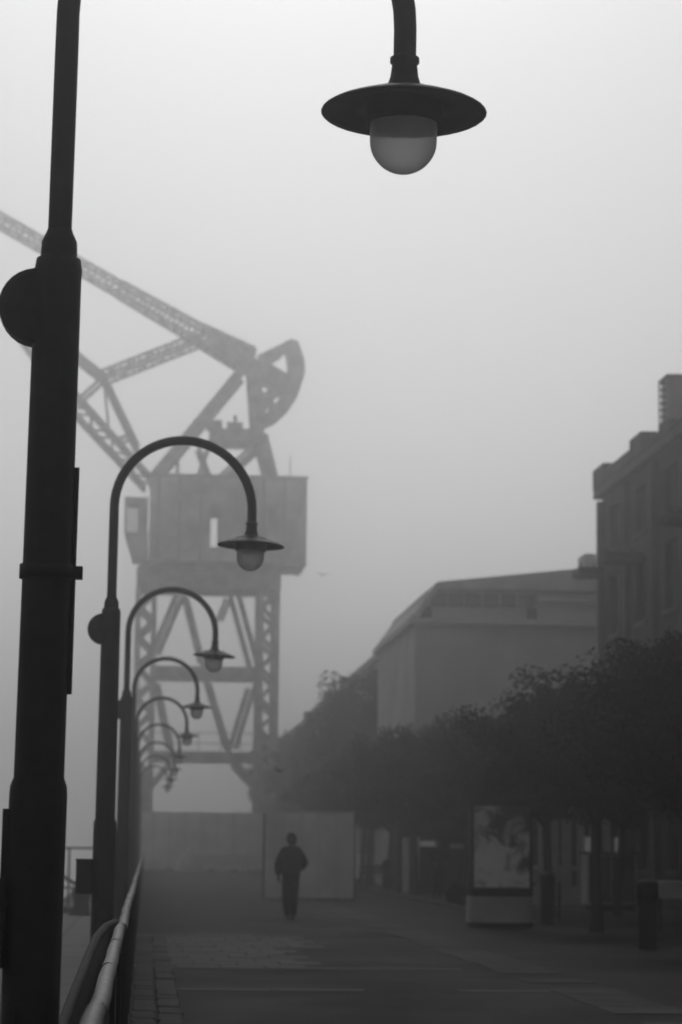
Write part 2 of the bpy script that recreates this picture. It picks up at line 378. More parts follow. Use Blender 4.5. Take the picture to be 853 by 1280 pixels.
# ------------------------------------------------------------------ the dock crane
CD = 165.0; CK = CD/105.0
def C(px, py, dy=0.0):
    p = P(px, py, CD); return Vector((p.x, CD+dy, p.z))
crane = thing('dock_crane', 'tall portal dock crane with sheet-metal house looming in the fog', 'crane', (0,0,0))
def lattice(mb, a, b, w0, w1, depth, nseg, ch=.11, br=.07):
    """box lattice beam: four chords and zigzag bracing in the plane of the crane"""
    w0 *= CK; w1 *= CK; depth *= CK; ch *= CK; br *= CK
    a = Vector(a); b = Vector(b); t = (b-a).normalized(); nrm = Vector((-t.z, 0, t.x))
    for sy in (-depth/2, depth/2):
        for sg in (-1, 1):
            mb.bar(a+nrm*(sg*w0/2)+Vector((0,sy,0)), b+nrm*(sg*w1/2)+Vector((0,sy,0)), ch)
        for k in range(nseg):
            u0, u1 = k/nseg, (k+1)/nseg; sg = 1 if k % 2 else -1
            wa = w0+(w1-w0)*u0; wb = w0+(w1-w0)*u1
            mb.bar(a.lerp(b,u0)+nrm*(sg*wa/2)+Vector((0,sy,0)), a.lerp(b,u1)+nrm*(-sg*wb/2)+Vector((0,sy,0)), br)
    for k in range(nseg+1):
        u = k/nseg; ww = w0+(w1-w0)*u
        for sg in (-1, 1):
            q = a.lerp(b,u)+nrm*(sg*ww/2); mb.bar(q+Vector((0,-depth/2,0)), q+Vector((0,depth/2,0)), br)
    return mb
GD = 2.1        # half depth of the portal
ztop = C(260,742).z; zmid = C(260,843).z; zlow = C(260,947).z
xl, xr = C(181,850).x, C(333,850).x
for xx in (xl, xr):                                  # four lattice legs, each with plates
    for sy in (-GD, GD):
        mb = MB(); a = Vector((xx, CD+sy, .05)); bq = Vector((xx, CD+sy, ztop))
        lattice(mb, a, bq, .7, .7, .6, 18, .24, .15)
        mb.box(xx-.7, xx+.7, CD+sy-.7, CD+sy+.7, .004, .6)
        mb.box(xx-.45, xx+.45, CD+sy-.04, CD+sy+.04, 2.0, ztop*.35)
        mb.build('leg', M['crane'], crane)
gt = MB()
for sy in (-GD, GD): gt.box(C(171,730).x, C(349,730).x, CD+sy-.3, CD+sy+.3, C(260,741).z, C(260,715).z)
for xx in (xl, xr): gt.box(xx-.3, xx+.3, CD-GD+.3, CD+GD-.3, C(260,740).z, C(260,717).z)
gt.build('portal_girder', M['crane'], crane)
for sy in (-GD, GD):
    MB().box(xl+.5, xr-.5, CD+sy-.12, CD+sy+.12, C(260,850).z, C(260,836).z).build('cross_beam', M['crane'], crane)
    MB().box(xl+.5, xr-.5, CD+sy-.12, CD+sy+.12, C(260,953).z, C(260,941).z).build('cross_beam', M['crane'], crane)
    def dg(a, b, w_=.24):
        pa, pb = C(*a), C(*b); MB().bar((pa.x, CD+sy, pa.z), (pb.x, CD+sy, pb.z), w_*CK).build('diagonal', M['crane'], crane)
    sh_ = 0 if sy < 0 else 6
    dg((222+sh_,744), (192+sh_,815)); dg((228+sh_,744), (250+sh_,832)); dg((290-sh_,744), (276-sh_,780), .16); dg((296-sh_,744), (320-sh_,832))
    dg((192+sh_,852), (210+sh_,938), .2); dg((256+sh_,852), (282+sh_,938), .26); dg((318-sh_,858), (293-sh_,938), .22)
    dg((292,954), (320,985), .3); dg((213,954), (187,985), .25)
for zz, h_ in ((C(260,918).z, .07), (C(260,931).z, .06)):
    MB().box(xl+.5, xr-.5, CD-GD-.03, CD-GD+.03, zz-h_/2, zz+h_/2).build('walkway_rail', M['crane'], crane)
for px in (215, 248, 275, 300):
    q = C(px, 918); MB().box(q.x-.03, q.x+.03, CD-GD-.03, CD-GD+.03, C(260,941).z, q.z).build('rail_stanchion', M['crane'], crane)
# turntable between portal and house
MB().lathe([(2.9,C(260,718).z),(2.9,C(260,712).z),(2.3,C(260,712).z),(2.3,C(260,706).z)], 32, (C(258,700).x, CD, 0)).build('turntable', M['crane'], crane)
for px in (181, 333): q = C(px, 712); MB().box(q.x-.35, q.x+.35, CD-1.5, CD+1.5, C(260,716).z, C(260,705).z).build('bearing_block', M['crane'], crane)
# machinery house: walls built round an open doorway that shows the sky behind
HY = 3.2
hx0, hx1 = C(187,650).x, C(380,650).x; hz0, hz1 = C(280,711).z, C(280,604).z
dx0, dx1 = C(262,660).x, C(273.5,660).x; dz0, dz1 = C(262,691).z, C(262,640).z
for sy in (-HY, HY):
    mb = MB(); y0, y1 = CD+sy-.04, CD+sy+.04
    mb.box(hx0, dx0, y0, y1, hz0, hz1); mb.box(dx1, hx1, y0, y1, hz0, hz1); mb.box(dx0, dx1, y0, y1, hz0, dz0); mb.box(dx0, dx1, y0, y1, dz1, hz1)
    wl = mb.build('house_wall', M['crane_house'], crane)
    if sy < 0:
        k = 0
        x = hx0+.62
        while x < hx1-.3:
            if not (dx0-.15 < x < dx1+.15): MB().box(x-.06, x+.06, y0-.09, y0-.002, hz0+.12, hz1-.12).build('wall_rib', M['crane'], wl)
            x += 1.45
        MB().box(hx0-.05, hx1+.05, y0-.08, y0-.003, hz1-.12, hz1+.06).build('eaves_trim', M['crane'], wl)
        MB().box(hx0-.05, hx1+.05, y0-.10, y0-.003, hz0-.05, hz0+.11).build('sill_trim', M['crane'], wl)
        MB().box(C(318,650).x, C(333,650).x, y0-.02, y0-.004, C(320,668).z, C(320,648).z).build('window', M['fascia'], wl)
for x in (hx0+.04, hx1-.04): MB().box(x-.04, x+.04, CD-HY+.05, CD+HY-.05, hz0, hz1).build('house_wall', M['crane_house'], crane)
MB().box(hx0-.1, hx1+.1, CD-HY-.1, CD+HY+.1, hz1+.002, hz1+.1).build('house_roof', M['crane'], crane)
q = C(362, 575); MB().box(q.x-.04, q.x+.04, CD-1.0, CD-.92, hz1+.1, q.z+.1).build('aerial', M['crane'], crane)
q0, q1 = C(185,600), C(237,600); MB().box(q0.x+.15, q1.x, CD-1.6, CD+1.6, hz1+.1, C(200,597).z).build('roof_hatch', M['crane'], crane)
# driver's cab
def cab_outline(): return [(C(x_,y_).x, C(x_,y_).z) for x_, y_ in ((156,669),(165,706),(186,706),(186,626),(156,626))]
cbp = MB()
xw = [C(v,650).x for v in (156,163,173,186)]; zw = [C(170,v).z for v in (706,669,636,626)]
cbp.prism([(C(166,706).x, zw[0]), (C(186.5,706).x-.06, zw[0]), (C(186.5,669).x-.06, zw[1]), (xw[0], zw[1])], CD-1.9, CD-.2)
cbp.box(xw[0], xw[3]-.06, CD-1.9, CD-.2, zw[2], zw[3]); 
for (a, b_) in ((xw[0], xw[0]+.12), (xw[2], xw[3]-.06)):
    cbp.box(a, b_, CD-1.9, CD-1.8, zw[1], zw[2]); cbp.box(a, b_, CD-.3, CD-.2, zw[1], zw[2])
cbo = cbp.build('driver_cab', M['crane_house'], crane)
MB().box(xw[0]+.12, xw[2], CD-1.86, CD-1.84, zw[1], zw[2]).build('window_pane', mat('cab_glass', .5, .1, .5, var=.05, bump=0, trans=.9), cbo)
# masts, beams and counterweight
def two(name, a, b, w_, dy=1.1, h_=None):
    for sy in (-dy*CK, dy*CK): MB().bar(C(*a, sy), C(*b, sy), w_*CK, (h_ or .3)*CK).build(name, M['crane'], crane)
two('mast_strut', (190,603), (302,468), .42)
two('mast_strut', (316,455), (322,540), .6, .8)
two('mast_strut', (326,550), (339,603), .5, 1.3)
two('brace', (222,600), (222,575), .14); two('brace', (262,600), (247,560), .16, .9); two('brace', (247,600), (262,555), .16, .9)
two('brace', (273,600), (318,558), .13, 1.0); two('brace', (283,600), (324,562), .13, .7)
pf = MB().box(C(262,548).x, C(329,548).x, CD-1.7, CD+1.7, C(300,557).z, C(300,541).z).build('platform', M['crane'], crane)
def drum(x0, x1, y0, y1):
    a, b_ = C((x0+x1)/2, (y0+y1)/2), abs(C(0,y0).z-C(0,y1).z)/2
    MB().tube([(C(x0,0).x, CD-.4, a.z), (C(x1,0).x, CD-.4, a.z)], b_, 14).build('winch_drum', M['crane'], pf)
drum(268,287,526,541); drum(293,312,529,541)
q = C(294, 524); MB().box(q.x-.12, q.x+.12, CD-.7, CD-.4, C(294,530).z, C(294,521).z).build('winch_gear', M['crane'], pf)
# main tie beam: off to the upper left, tip outside the picture
tip = C(-232, 143)
lattice(MB(), C(312,452), C(250,419), 1.0, .68, 1.2, 5, .22, .15).build('tie_beam', M['crane'], crane)
lattice(MB(), C(250,419), C(150,362), .68, .5, 1.2, 11, .17, .11).build('tie_beam', M['crane'], crane)
lattice(MB(), C(150,362), tip, .5, .4, 1.0, 34, .14, .1).build('tie_beam', M['crane'], crane)
two('tie_plate', (318,460), (364,487), .8, .75, .12)
two('tie_plate', (262,428), (322,462), .5, .75, .1)
# counterweight sector
cx, cz = C(316,452).x, C(316,452).z
for sy in (-1.2, 1.2):
    arc = [C(*p, sy) for p in ((371,430),(379,452),(380,470),(373,493),(360,512),(344,527),(326,535))]
    inn = [C(*p, sy) for p in ((356,431),(360,452),(361,468),(358,484),(350,500),(338,515),(323,526))]
    mb = MB(); n = len(arc)
    vs = []
    for p in arc+inn: vs += [(p.x, p.y-.12, p.z), (p.x, p.y+.12, p.z)]
    fs = []
    for i in range(n-1):
        a0, a1, b0, b1 = 2*i, 2*i+2, 2*(n+i), 2*(n+i)+2
        fs += [(a0,a1,b1,b0), (a0+1,b0+1,b1+1,a1+1), (a0,a0+1,a1+1,a1), (b0,b1,b1+1,b0+1)]
    fs += [(0,2*n,2*n+1,1), (2*n-2,2*n-1,4*n-1,4*n-2)]
    mb.add(vs, fs).build('counterweight_sector', M['crane'], crane)
    MB().bar(C(322,452,sy), C(366,431,sy), .24*CK).build('sector_spoke', M['crane'], crane)
    MB().bar(C(328,456,sy), C(352,442,sy), .14*CK).build('sector_spoke', M['crane'], crane)
    MB().bar(C(322,500,sy), C(360,486,sy), .2*CK).build('sector_spoke', M['crane'], crane)
    MB().bar(C(338,498,sy), C(341,520,sy), .2*CK).build('sector_spoke', M['crane'], crane)
    MB().bar(C(324,522,sy), C(338,498,sy), .16*CK).build('sector_spoke', M['crane'], crane)
# luffing boom and links
lattice(MB(), C(186,606), C(95,507), .5, .62, 1.6, 7, .17, .11).build('boom', M['crane'], crane)
lattice(MB(), C(95,507), C(14,398), .62, .45, 1.2, 7, .17, .11).build('boom', M['crane'], crane)
lattice(MB(), C(14,398), tip, .45, .45, 1.1, 18, .17, .11).build('boom', M['crane'], crane)
two('boom_stay', (172,562), (130,474), .28, .7); two('boom_stay', (130,474), (137,545), .12, .7)
two('boom_stay', (130,474), (50,410), .3, .7); two('boom_stay', (98,503), (130,474), .12, .7); two('boom_stay', (148,552), (168,545), .12, .7)
lattice(MB(), C(130,472), C(247,426), .42, .42, 1.2, 10, .13, .08).build('link_arm', M['crane'], crane)

# ------------------------------------------------------------------ hoarding and things at the foot of the crane
hd = 69.5
ho = thing('hoarding', 'pale site hoarding of tall boards behind the walking person', 'hoarding', (0, hd, 0))
hx_a, hx_b = P(331,1060,hd).x, P(443,1060,hd).x; hz = P(387,1016,hd).z
nb = 5; bw_ = (hx_b-hx_a)/nb
for k in range(nb):
    mb = MB().box(hx_a+k*bw_+.004, hx_a+(k+1)*bw_-.004, -.02-.006*(k % 2), .02, .04, hz-.01*(k % 2)); mb.build('board', M['board'], ho)
MB().box(hx_a-.02, hx_b+.02, -.04, .04, hz+.002, hz+.05).build('cap_rail', M['white'], ho)
for k in range(nb+1): MB().box(hx_a+k*bw_-.04, hx_a+k*bw_+.04, .022, .1, .0, hz-.02).build('post', M['steel_dark'], ho)
sd = 150.0
sh2 = thing('hoarding', 'long pale site hoarding across the foot of the crane, faint in the fog', 'hoarding', (0, sd, 0))
sx0, sx1, sz = P(172,1040,sd).x, P(352,1040,sd).x, P(260,1015,sd).z
nb = 9; bw_ = (sx1-sx0)/nb
for k in range(nb): MB().box(sx0+k*bw_+.01, sx0+(k+1)*bw_-.01, -.02-.012*(k % 2), .03, .05, sz-.02*(k % 3)).build('board', M['board'], sh2)
for k in range(nb+1): MB().box(sx0+k*bw_-.06, sx0+k*bw_+.06, .032, .15, .0, sz-.05).build('post', M['steel_dark'], sh2)
bp_ = P(279, 1070, sd-5)
jb = thing('barrier', 'low white concrete barrier in front of the long hoarding', 'barrier', (bp_.x, sd-5, 0))
MB().add([(x, y_, z) for x in (-1.5, 1.5) for y_, z in ((-.3,.004),(.3,.004),(.3,.12),(.12,.45),(.09,1.0),(-.09,1.0),(-.12,.45),(-.3,.12))],
   [tuple(range(8)), tuple(range(15,7,-1))]+[((i+1) % 8, i, i+8, (i+1) % 8+8) for i in range(8)]).build('body', M['white'], jb)
MB().box(-.9,-.5,-.305,-.22,.004,.1).build('lifting_slot', M['black'], jb); MB().box(.5,.9,-.305,-.22,.004,.1).build('lifting_slot', M['black'], jb)
hp_ = P(236, 1070, sd-6)
g_ = random.Random(4); mb = MB(); nn, mm = 14, 6; vs = []
for j_ in range(mm+1):
    for i_ in range(nn):
        a = 2*math.pi*i_/nn; rr = 1-(j_/mm)**1.6*.93
        vs.append(((.85*rr+g_.uniform(-.05,.05))*math.cos(a)+.12*j_/mm, (.6*rr+g_.uniform(-.05,.05))*math.sin(a), .004+1.45*j_/mm+g_.uniform(-.04,.04)*(j_ > 0)))
mb.add(vs, [(j_*nn+i_, j_*nn+(i_+1) % nn, (j_+1)*nn+(i_+1) % nn, (j_+1)*nn+i_) for j_ in range(mm) for i_ in range(nn)]+[tuple(range(mm*nn, mm*nn+nn))], True)
tag(mb.build('tarpaulin_heap', M['white']), 'pale tarpaulin-covered heap beside the concrete barrier', 'heap').location = (hp_.x, sd-6, 0)

# ------------------------------------------------------------------ warehouse on the right
WX, WY0, WY1, WZ = 13.6, 40.0, 70.0, 12.3
wh = thing('brick_warehouse', 'tall dark brick warehouse with parapet above the trees', 'building', (0,0,0))
bay = 3.75; nbay = int((WY1-WY0)/bay); win = []
wallb = MB()
wallb.box(WX+.3, WX+14, WY0, WY1, .003, WZ)
# front skin with window openings
ws, wtop = [], []
floors = [(1.0,3.2),(4.4,6.6),(7.8,9.6),(10.3,11.6)]
for k in range(nbay):
    y0 = WY0+k*bay; y1 = y0+bay; c0, c1 = y0+1.1, y1-1.1
    wallb.box(WX, WX+.299, y0, c0, .003, WZ); wallb.box(WX, WX+.299, c1, y1, .003, WZ)
    zz = .003
    for (z0, z1) in floors:
        wallb.box(WX, WX+.299, c0, c1, zz, z0); zz = z1
        win.append((c0, c1, z0, z1))
    wallb.box(WX, WX+.299, c0, c1, zz, WZ)
wallb.build('wall', M['brick'], wh)
for (c0, c1, z0, z1) in win:
    f = MB().box(WX+.2, WX+.28, c0, c1, z0, z1).build('window', M['glass_dark'], wh)
    s_ = MB().box(WX-.08, WX+.19, c0-.1, c1+.1, z0-.12, z0-.002); s_.build('sill', M['trim'], f)
    MB().box(WX+.14, WX+.198, (c0+c1)/2-.03, (c0+c1)/2+.03, z0, z1).build('mullion', M['trim'], f)
for k in range(nbay+1):
    yy = WY0+k*bay
    MB().box(WX-.18, WX-.002, yy-.28 if k else yy, yy+.28 if k < nbay else yy+.05, .003, WZ-.35).build('pilaster', M['brick'], wh)
MB().box(WX-.26, WX+.3, WY0-.2, WY1+.12, WZ-.25, WZ-.02).build('cornice', M['trim'], wh)
random.seed(11)
yy = WY0
while yy < WY1:
    L = random.choice((1.1,1.6,2.2)); hh = random.choice((.1,.35,.6,.9))
    if yy > WY1-1.6: hh = .15
    MB().box(WX-.3, WX+.25, yy+.02, min(yy+L, WY1)-.02, WZ-.018, WZ+hh).build('parapet_block', M['brick'], wh)
    yy += L
# balconies
for (yc, pr, zc, ln) in ((69.3,.95,P(740,715,69.3).z,1.3), (64.0,1.2,P(770,697,64).z,1.4), (56.0,1.2,P(770,697,64).z,1.4)):
    ba = MB().box(WX-pr, WX-.19, yc-ln/2, yc+ln/2, zc-.14, zc+.08).build('balcony', M['steel_dark'], wh)
    for xx in (WX-pr+.03, WX-.5): MB().box(xx-.02, xx+.02, yc-ln/2+.02, yc-ln/2+.06, zc+.08, zc+.2).build('baluster', M['steel_dark'], ba)
# rooftop tank with its ladder
ty = 61.0
tq, tz0, tz1 = P(836,500,ty).x, WZ, P(840,471,ty).z
tk = MB().box(tq, tq+3.2, ty, ty+.9, WZ-.01, tz1).build('roof_tank', M['roof'], wh)
MB().box(tq-.05, tq+3.25, ty-.05, ty+.95, tz1+.002, tz1+.07).build('lid', M['trim'], tk)
for k in range(7): zr = P(831,476+k*8.5,ty).z; MB().box(P(828,480,ty).x, tq-.002, ty+.3, ty+.36, zr-.025, zr+.025).build('rung', M['steel_dark'], tk)
MB().box(P(828,480,ty).x-.03, P(828,480,ty).x, ty+.3, ty+.36, WZ-.01, tz1-.05).build('stile', M['roof'], tk)

# ------------------------------------------------------------------ modern block beyond the warehouse
BD = 86.0
def B(px, py, dy=0): p = P(px, py, BD); return Vector((p.x, BD+dy, p.z))
mbk = thing('modern_block', 'grey modern block with a sloping roof and a pale fascia strip', 'building', (0,0,0))
bx0, bx1 = B(516,780).x, B(800,780).x; zl = B(600,782).z
low = MB().box(bx0+.1, bx1+4, BD, BD+14, .003, zl).build('wall', M['render'], mbk)
MB().box(bx0-.15, bx1+4, BD-.6, BD+14, zl+.002, zl+.2).build('ledge', M['fascia'], mbk)
zu = B(600,737).z
MB().box(B(536,760).x, bx1+4, BD+.6, BD+13, zl+.202, zu).build('upper_wall', M['render'], mbk)
for (a, c) in ((524,556), (664,674)): pass
for k, px in enumerate(range(540, 672, 22)):
    pn = MB().box(B(px,750).x+.02, B(px+21,750).x-.02, BD+.52, BD+.598, B(600,757).z, B(600,740).z).build('glazing_panel', M['glass_dark'], mbk)
for px in (530, 662):
    MB().box(B(px,760).x, B(px+11,760).x, BD+.3, BD+.5, zl+.2, B(600,758).z).build('pier', M['steel_dark'], mbk)
MB().box(B(673,747).x, B(775,747).x, BD-.1, BD+.5, B(700,752).z, B(700,743).z).build('fascia_strip', M['fascia'], mbk)
rf = MB().prism([(B(515,772).x, B(515,770).z), (B(522,775).x, B(522,774).z), (B(546,738).x, B(546,738).z), (bx1+4, B(600,737).z+.05), (bx1+4, B(795,690).z), (B(545,728).x, B(545,729).z)], BD-.5, BD+14)
rf = rf.build('roof', M['roof'], mbk)
MB().box(B(738,690).x, B(752,690).x, BD+1, BD+2.5, B(745,697).z-.2, B(745,688).z).build('vent', M['roof'], rf)
for j, zz in enumerate((1.2, 4.0)):
    for k in range(7):
        x_ = bx0+.9+k*1.35
        if x_+.8 > bx1: break
        f = MB().box(x_, x_+.75, BD-.03, BD-.003, zz, zz+1.5).build('window', M['glass_dark'], mbk)
        MB().box(x_-.06, x_+.81, BD-.09, BD-.003, zz-.09, zz-.002).build('sill', M['trim'], f)

# ------------------------------------------------------------------ trees
def crown_mesh(name, rx, rz, zc, nclump, nleaf, ls, m, seed, spread=.62):
    g = np.random.default_rng(seed)
    cs = []
    while len(cs) < nclump:
        p = g.uniform(-1, 1, 3)
        q = np.linalg.norm(p)
        if q < 1 and q > .2: cs.append(p*[rx*.86, rx*.86, rz*.86]*(.8+.25*g.random()))
    cs = np.array(cs)
    idx = g.integers(0, nclump, nleaf)
    rad = g.uniform(.6, 1.25, nclump)*spread
    dirs = g.normal(size=(nleaf, 3)); dirs /= np.linalg.norm(dirs, axis=1)[:, None]
    pos = cs[idx]+dirs*(rad[idx]*(g.random(nleaf)**.45))[:, None]
    # stray twigs beyond the outline
    k = g.random(nleaf) < .05; pos[k] *= 1.05
    pos[:, 2] += zc
    a = g.normal(size=(nleaf, 3)); a /= np.linalg.norm(a, axis=1)[:, None]
    b = np.cross(a, g.normal(size=(nleaf, 3))); b /= np.linalg.norm(b, axis=1)[:, None]
    s = (ls*g.uniform(.6, 1.4, nleaf))[:, None]
    v = np.stack([pos-a*s, pos+b*s*.5, pos+a*s, pos-b*s*.5], 1).reshape(-1, 3)
    me = bpy.data.meshes.new(name)
    me.vertices.add(len(v)); me.vertices.foreach_set('co', v.astype(np.float32).ravel())
    me.loops.add(len(v)); me.loops.foreach_set('vertex_index', np.arange(len(v), dtype=np.int32))
    me.polygons.add(nleaf); me.polygons.foreach_set('loop_start', np.arange(0, len(v), 4, dtype=np.int32))
    me.materials.append(m); me.update(); me.validate(); return me, cs
def trunk_mesh(h0, zc, rx, rz, cs, r0, seed):
    g = random.Random(seed); mb = MB()
    top = Vector((g.uniform(-.15,.15), g.uniform(-.15,.15), h0))
    mb.tube([(0,0,0),(g.uniform(-.03,.03),0,.25),(top.x*.5,top.y*.5,h0*.55),top], [r0*1.5,r0*1.08,r0*.95,r0*.85], 10)
    for c in cs[::max(1, len(cs)//11)]:
        e = Vector((c[0], c[1], c[2]+zc)); mid = top.lerp(e, .5)+Vector((g.uniform(-.2,.2), g.uniform(-.2,.2), .15))
        mb.tube([top-Vector((0,0,.1)), top.lerp(mid,.5), mid, e], [r0*.5, r0*.4, r0*.28, r0*.08], 6)
    return mb.mesh('trunk', M['bark'])
near = []
for sd_ in (1, 2, 3):
    cm, cs = crown_mesh('crown', 2.45, 1.65, 3.65, 170, 48000, .04, M['leaf'], sd_, .36)
    near.append((trunk_mesh(2.1, 3.65, 2.45, 1.65, cs, .09, sd_), cm))
far = []
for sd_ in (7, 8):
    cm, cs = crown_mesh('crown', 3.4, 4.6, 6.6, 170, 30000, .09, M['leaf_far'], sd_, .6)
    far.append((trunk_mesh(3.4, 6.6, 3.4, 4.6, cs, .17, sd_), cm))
def tree(kind, x, y, s, rz, label, group, sz=None):
    t = thing('leafy_tree', label, 'tree', (x, y, 0), rz, group)
    link('trunk', kind[0], t); c = link('crown', kind[1], t); c['kind'] = 'stuff'
    t.scale = (s, s, sz or s); return t
tt = G(745, 1165)
names = ['dark leafy promenade tree beside the clothed table and litter bin', 'dark leafy promenade tree whose slim trunk stands before the utility cabinet',
  'dark leafy promenade tree behind the advertising column', 'second promenade tree beyond the advertising column towards the crane', 'third promenade tree beyond the advertising column towards the crane',
  'fourth promenade tree beyond the advertising column towards the crane', 'fifth promenade tree beyond the advertising column towards the crane', 'sixth promenade tree beyond the advertising column, hazy', 'last promenade tree of the row, lost in haze beyond the hoarding']
random.seed(3)
ys = [35.5, tt.y, 53, 61, 69.5, 79, 89, 100, 112]
hs = [.97, .96, .97, .97, 1.04, 1.1, 1.02, 1.1, 1.08, 1.1, 1.1]
for i, yy in enumerate(ys):
    x = tt.x if i == 1 else (9.0+random.uniform(-.25, .25) if i else 8.75)
    tree(near[i % 3], x, yy, 1.14+random.uniform(0, .12), random.uniform(0, 6.28), names[i], 'trees along the promenade', hs[i])
far_lab = ['tall hazy tree right behind the modern block', 'tall hazy tree before the second flat-roofed building', 'tall hazy tree before the third flat-roofed building', 'tall hazy tree at the faint end of the building row']
back = ['dark tree between the brick warehouse and the clothed table', 'dark tree close to the warehouse wall behind the slim-trunked tree', 'dark tree close to the warehouse just before the utility cabinet',
  'dark tree past the veranda near the far corner of the warehouse', 'dark tree in the gap between the warehouse and the modern block']
for i, (xx, yy) in enumerate(((11.3, 40), (11.2, 48.5), (10.9, 54.5), (11.6, 74), (12.0, 82.3))):
    tree(near[(i+1) % 3], xx, yy, .98, random.uniform(0, 6.28), back[i], 'trees before the warehouse', .98)
for i, yy in enumerate((107, 125, 146, 172)):
    tree(far[i % 2], 10.0+random.uniform(-.2, .2), yy, random.uniform(.9, .96), random.uniform(0, 6.28), far_lab[i], 'tall trees beyond the modern block')
# flat-roofed buildings that carry the row on into the fog
fl = ['flat-roofed building adjoining the modern block, hazy', 'second flat-roofed building beyond the modern block, hazier', 'third flat-roofed building, faint at the end of the row']
for i, (y0, y1, zt_) in enumerate(((101, 122, 10.0), (123, 148, 9.8), (149, 185, 9.6))):
    fb = thing('row_building', fl[i], 'building', (0, 0, 0), 0, 'flat-roofed buildings in the fog')
    MB().box(10.5, 24, y0, y1, .003, zt_).build('wall', M['render'], fb)
    rr = MB().box(10.3, 24.3, y0, y1, zt_+.002, zt_+.3).build('roof', M['roof'], fb)
    for k_ in range(3):
        yc = y0+3+k_*(y1-y0-6)/2.0
        MB().box(11.0, 12.2, yc-.6, yc+.6, zt_+.3, zt_+.9+.5*(k_ % 2)).build('chimney', M['brick'], rr)
    for k_ in range(6):
        yc = y0+2+k_*(y1-y0-4)/5.0
        for zz in (1.2, 4.2, 7.0):
            if zz+1.6 < zt_: MB().box(10.46, 10.497, yc-.6, yc+.6, zz, zz+1.6).build('window', M['glass_dark'], fb)

# ------------------------------------------------------------------ advertising column
k = G(629, 1160); KS = F/k.y
ad = thing('advertising_column', 'advertising column with a cloudy dark poster over a rounded pale drum', 'advertising column', (k.x, k.y+.3, 0))
def Kz(py): return P(629, py, k.y).z
hw = 39/KS
dpts = [(-hw-.03, .3), (-hw-.03, -.06)]+[((hw+.03)*math.sin(a), -.08-.2*math.cos(a)) for a in [R(-70+14*j) for j in range(11)]]+[(hw+.03, -.06), (hw+.03, .3)]
def extr(pts, z0, z1):
    n = len(pts); mb = MB()
    return mb.add([(x, y_, z0) for x, y_ in pts]+[(x, y_, z1) for x, y_ in pts],
        [tuple(range(n-1,-1,-1)), tuple(range(n,2*n))]+[(i, (i+1) % n, (i+1) % n+n, i+n) for i in range(n)])
extr(dpts, .10, Kz(1121)).build('drum', M['drum'], ad)
extr([(x*.96, y_*.94) for x, y_ in dpts], .003, .098).build('plinth', M['black'], ad)
extr([(x*.97, y_*.95) for x, y_ in dpts], Kz(1121)+.002, Kz(1113)).build('shadow_gap', M['black'], ad)
zb, zt = Kz(1113), Kz(1004)
bk = MB().box(-hw, hw, -.1, .25, zb+.002, zt).build('cabinet', M['black'], ad)
fr = MB()
for (a, c, z0, z1) in ((-hw,-hw+.06,zb,zt),(hw-.06,hw,zb,zt),(-hw+.06,hw-.06,zb,zb+.05),(-hw+.06,hw-.06,zt-.05,zt)): fr.box(a, c, -.14, -.102, z0+.004, z1)
fr.build('frame', M['steel_dark'], ad)
po = MB().box(-hw+.061, hw-.061, -.118, -.103, -((zt-zb)/2-.052), (zt-zb)/2-.052).build('poster', M['poster'], ad); po.location = (0, 0, (zb+zt)/2)
MB().box(-hw-.02, hw+.02, -.16, .27, zt+.002, zt+.05).build('cap', M['steel_dark'], ad)

# ------------------------------------------------------------------ litter bins, tables, cabinet, veranda
def bin_():
    t = thing('litter_bin', '', 'litter bin')
    MB().lathe([(.13,.003),(.145,.02),(.145,.74)], 20).build('body', M['black'], t)
    MB().lathe([(.145,.742),(.17,.76),(.17,.98),(.15,1.03),(.06,1.06)], 20).build('hood', M['black'], t)
    MB().box(-.09,.09,-.178,-.166,.82,.93).build('slot', M['steel_dark'], t)
    return t
b0 = bin_(); b1 = copy_tree(b0)
b0.location = G(810, 1186); b1.location = G(685, 1156)
tag(b0, 'black cylindrical litter bin standing in front of the clothed table', 'litter bin', 'litter bins'); tag(b1, 'black cylindrical litter bin next to the advertising column', 'litter bin', 'litter bins')
def table(label, loc, w_, h_, drop):
    t = thing('cafe_table', label, 'table', loc, 0, 'cafe tables')
    MB().box(-w_/2, w_/2, -.4, .4, h_-.03, h_).build('top', M['white'], t)
    cl = MB().box(-w_/2-.01, w_/2+.01, -.412, -.402, h_-drop, h_+.008); cl.box(-w_/2-.012, w_/2+.012, -.401, .41, h_+.002, h_+.01)
    cl.build('cloth', M['cloth'], t)
    for sx in (-1, 1):
        for sy in (-1, 1): MB().box(sx*(w_/2-.06)-.03, sx*(w_/2-.06)+.03, sy*.34-.03, sy*.34+.03, .003, h_-.032).build('leg', M['steel_dark'], t)
    return t
q = G(850, 1166); table('cafe table with a pale cloth behind the litter bin', (q.x, q.y+.4, 0), .85, .93, .3)
q = G(714, 1158); table('small cafe table with a pale cloth beside the slim tree trunk', (q.x, q.y+3.4, 0), .72, 1.02, .2)
q = G(765, 1138)
cb = thing('utility_cabinet', 'grey utility cabinet behind the slim tree trunk', 'cabinet', (q.x, q.y, 0))
sc_ = F/q.y
bevel(MB().box(-31/sc_, 32/sc_, 0, .8, .14, 1.40).build('body', M['render'], cb), .02)
MB().box(-33/sc_, 34/sc_, -.05, .85, 1.402, 1.46).build('lid', M['steel_dark'], cb)
MB().box(-29/sc_, -.5/sc_, -.02, -.002, .2, 1.36).build('door', M['quay'], cb); MB().box(.5/sc_, 30/sc_, -.02, -.002, .2, 1.36).build('door', M['quay'], cb)
MB().box(-28/sc_, 29/sc_, .05, .75, .003, .138).build('plinth', M['black'], cb)
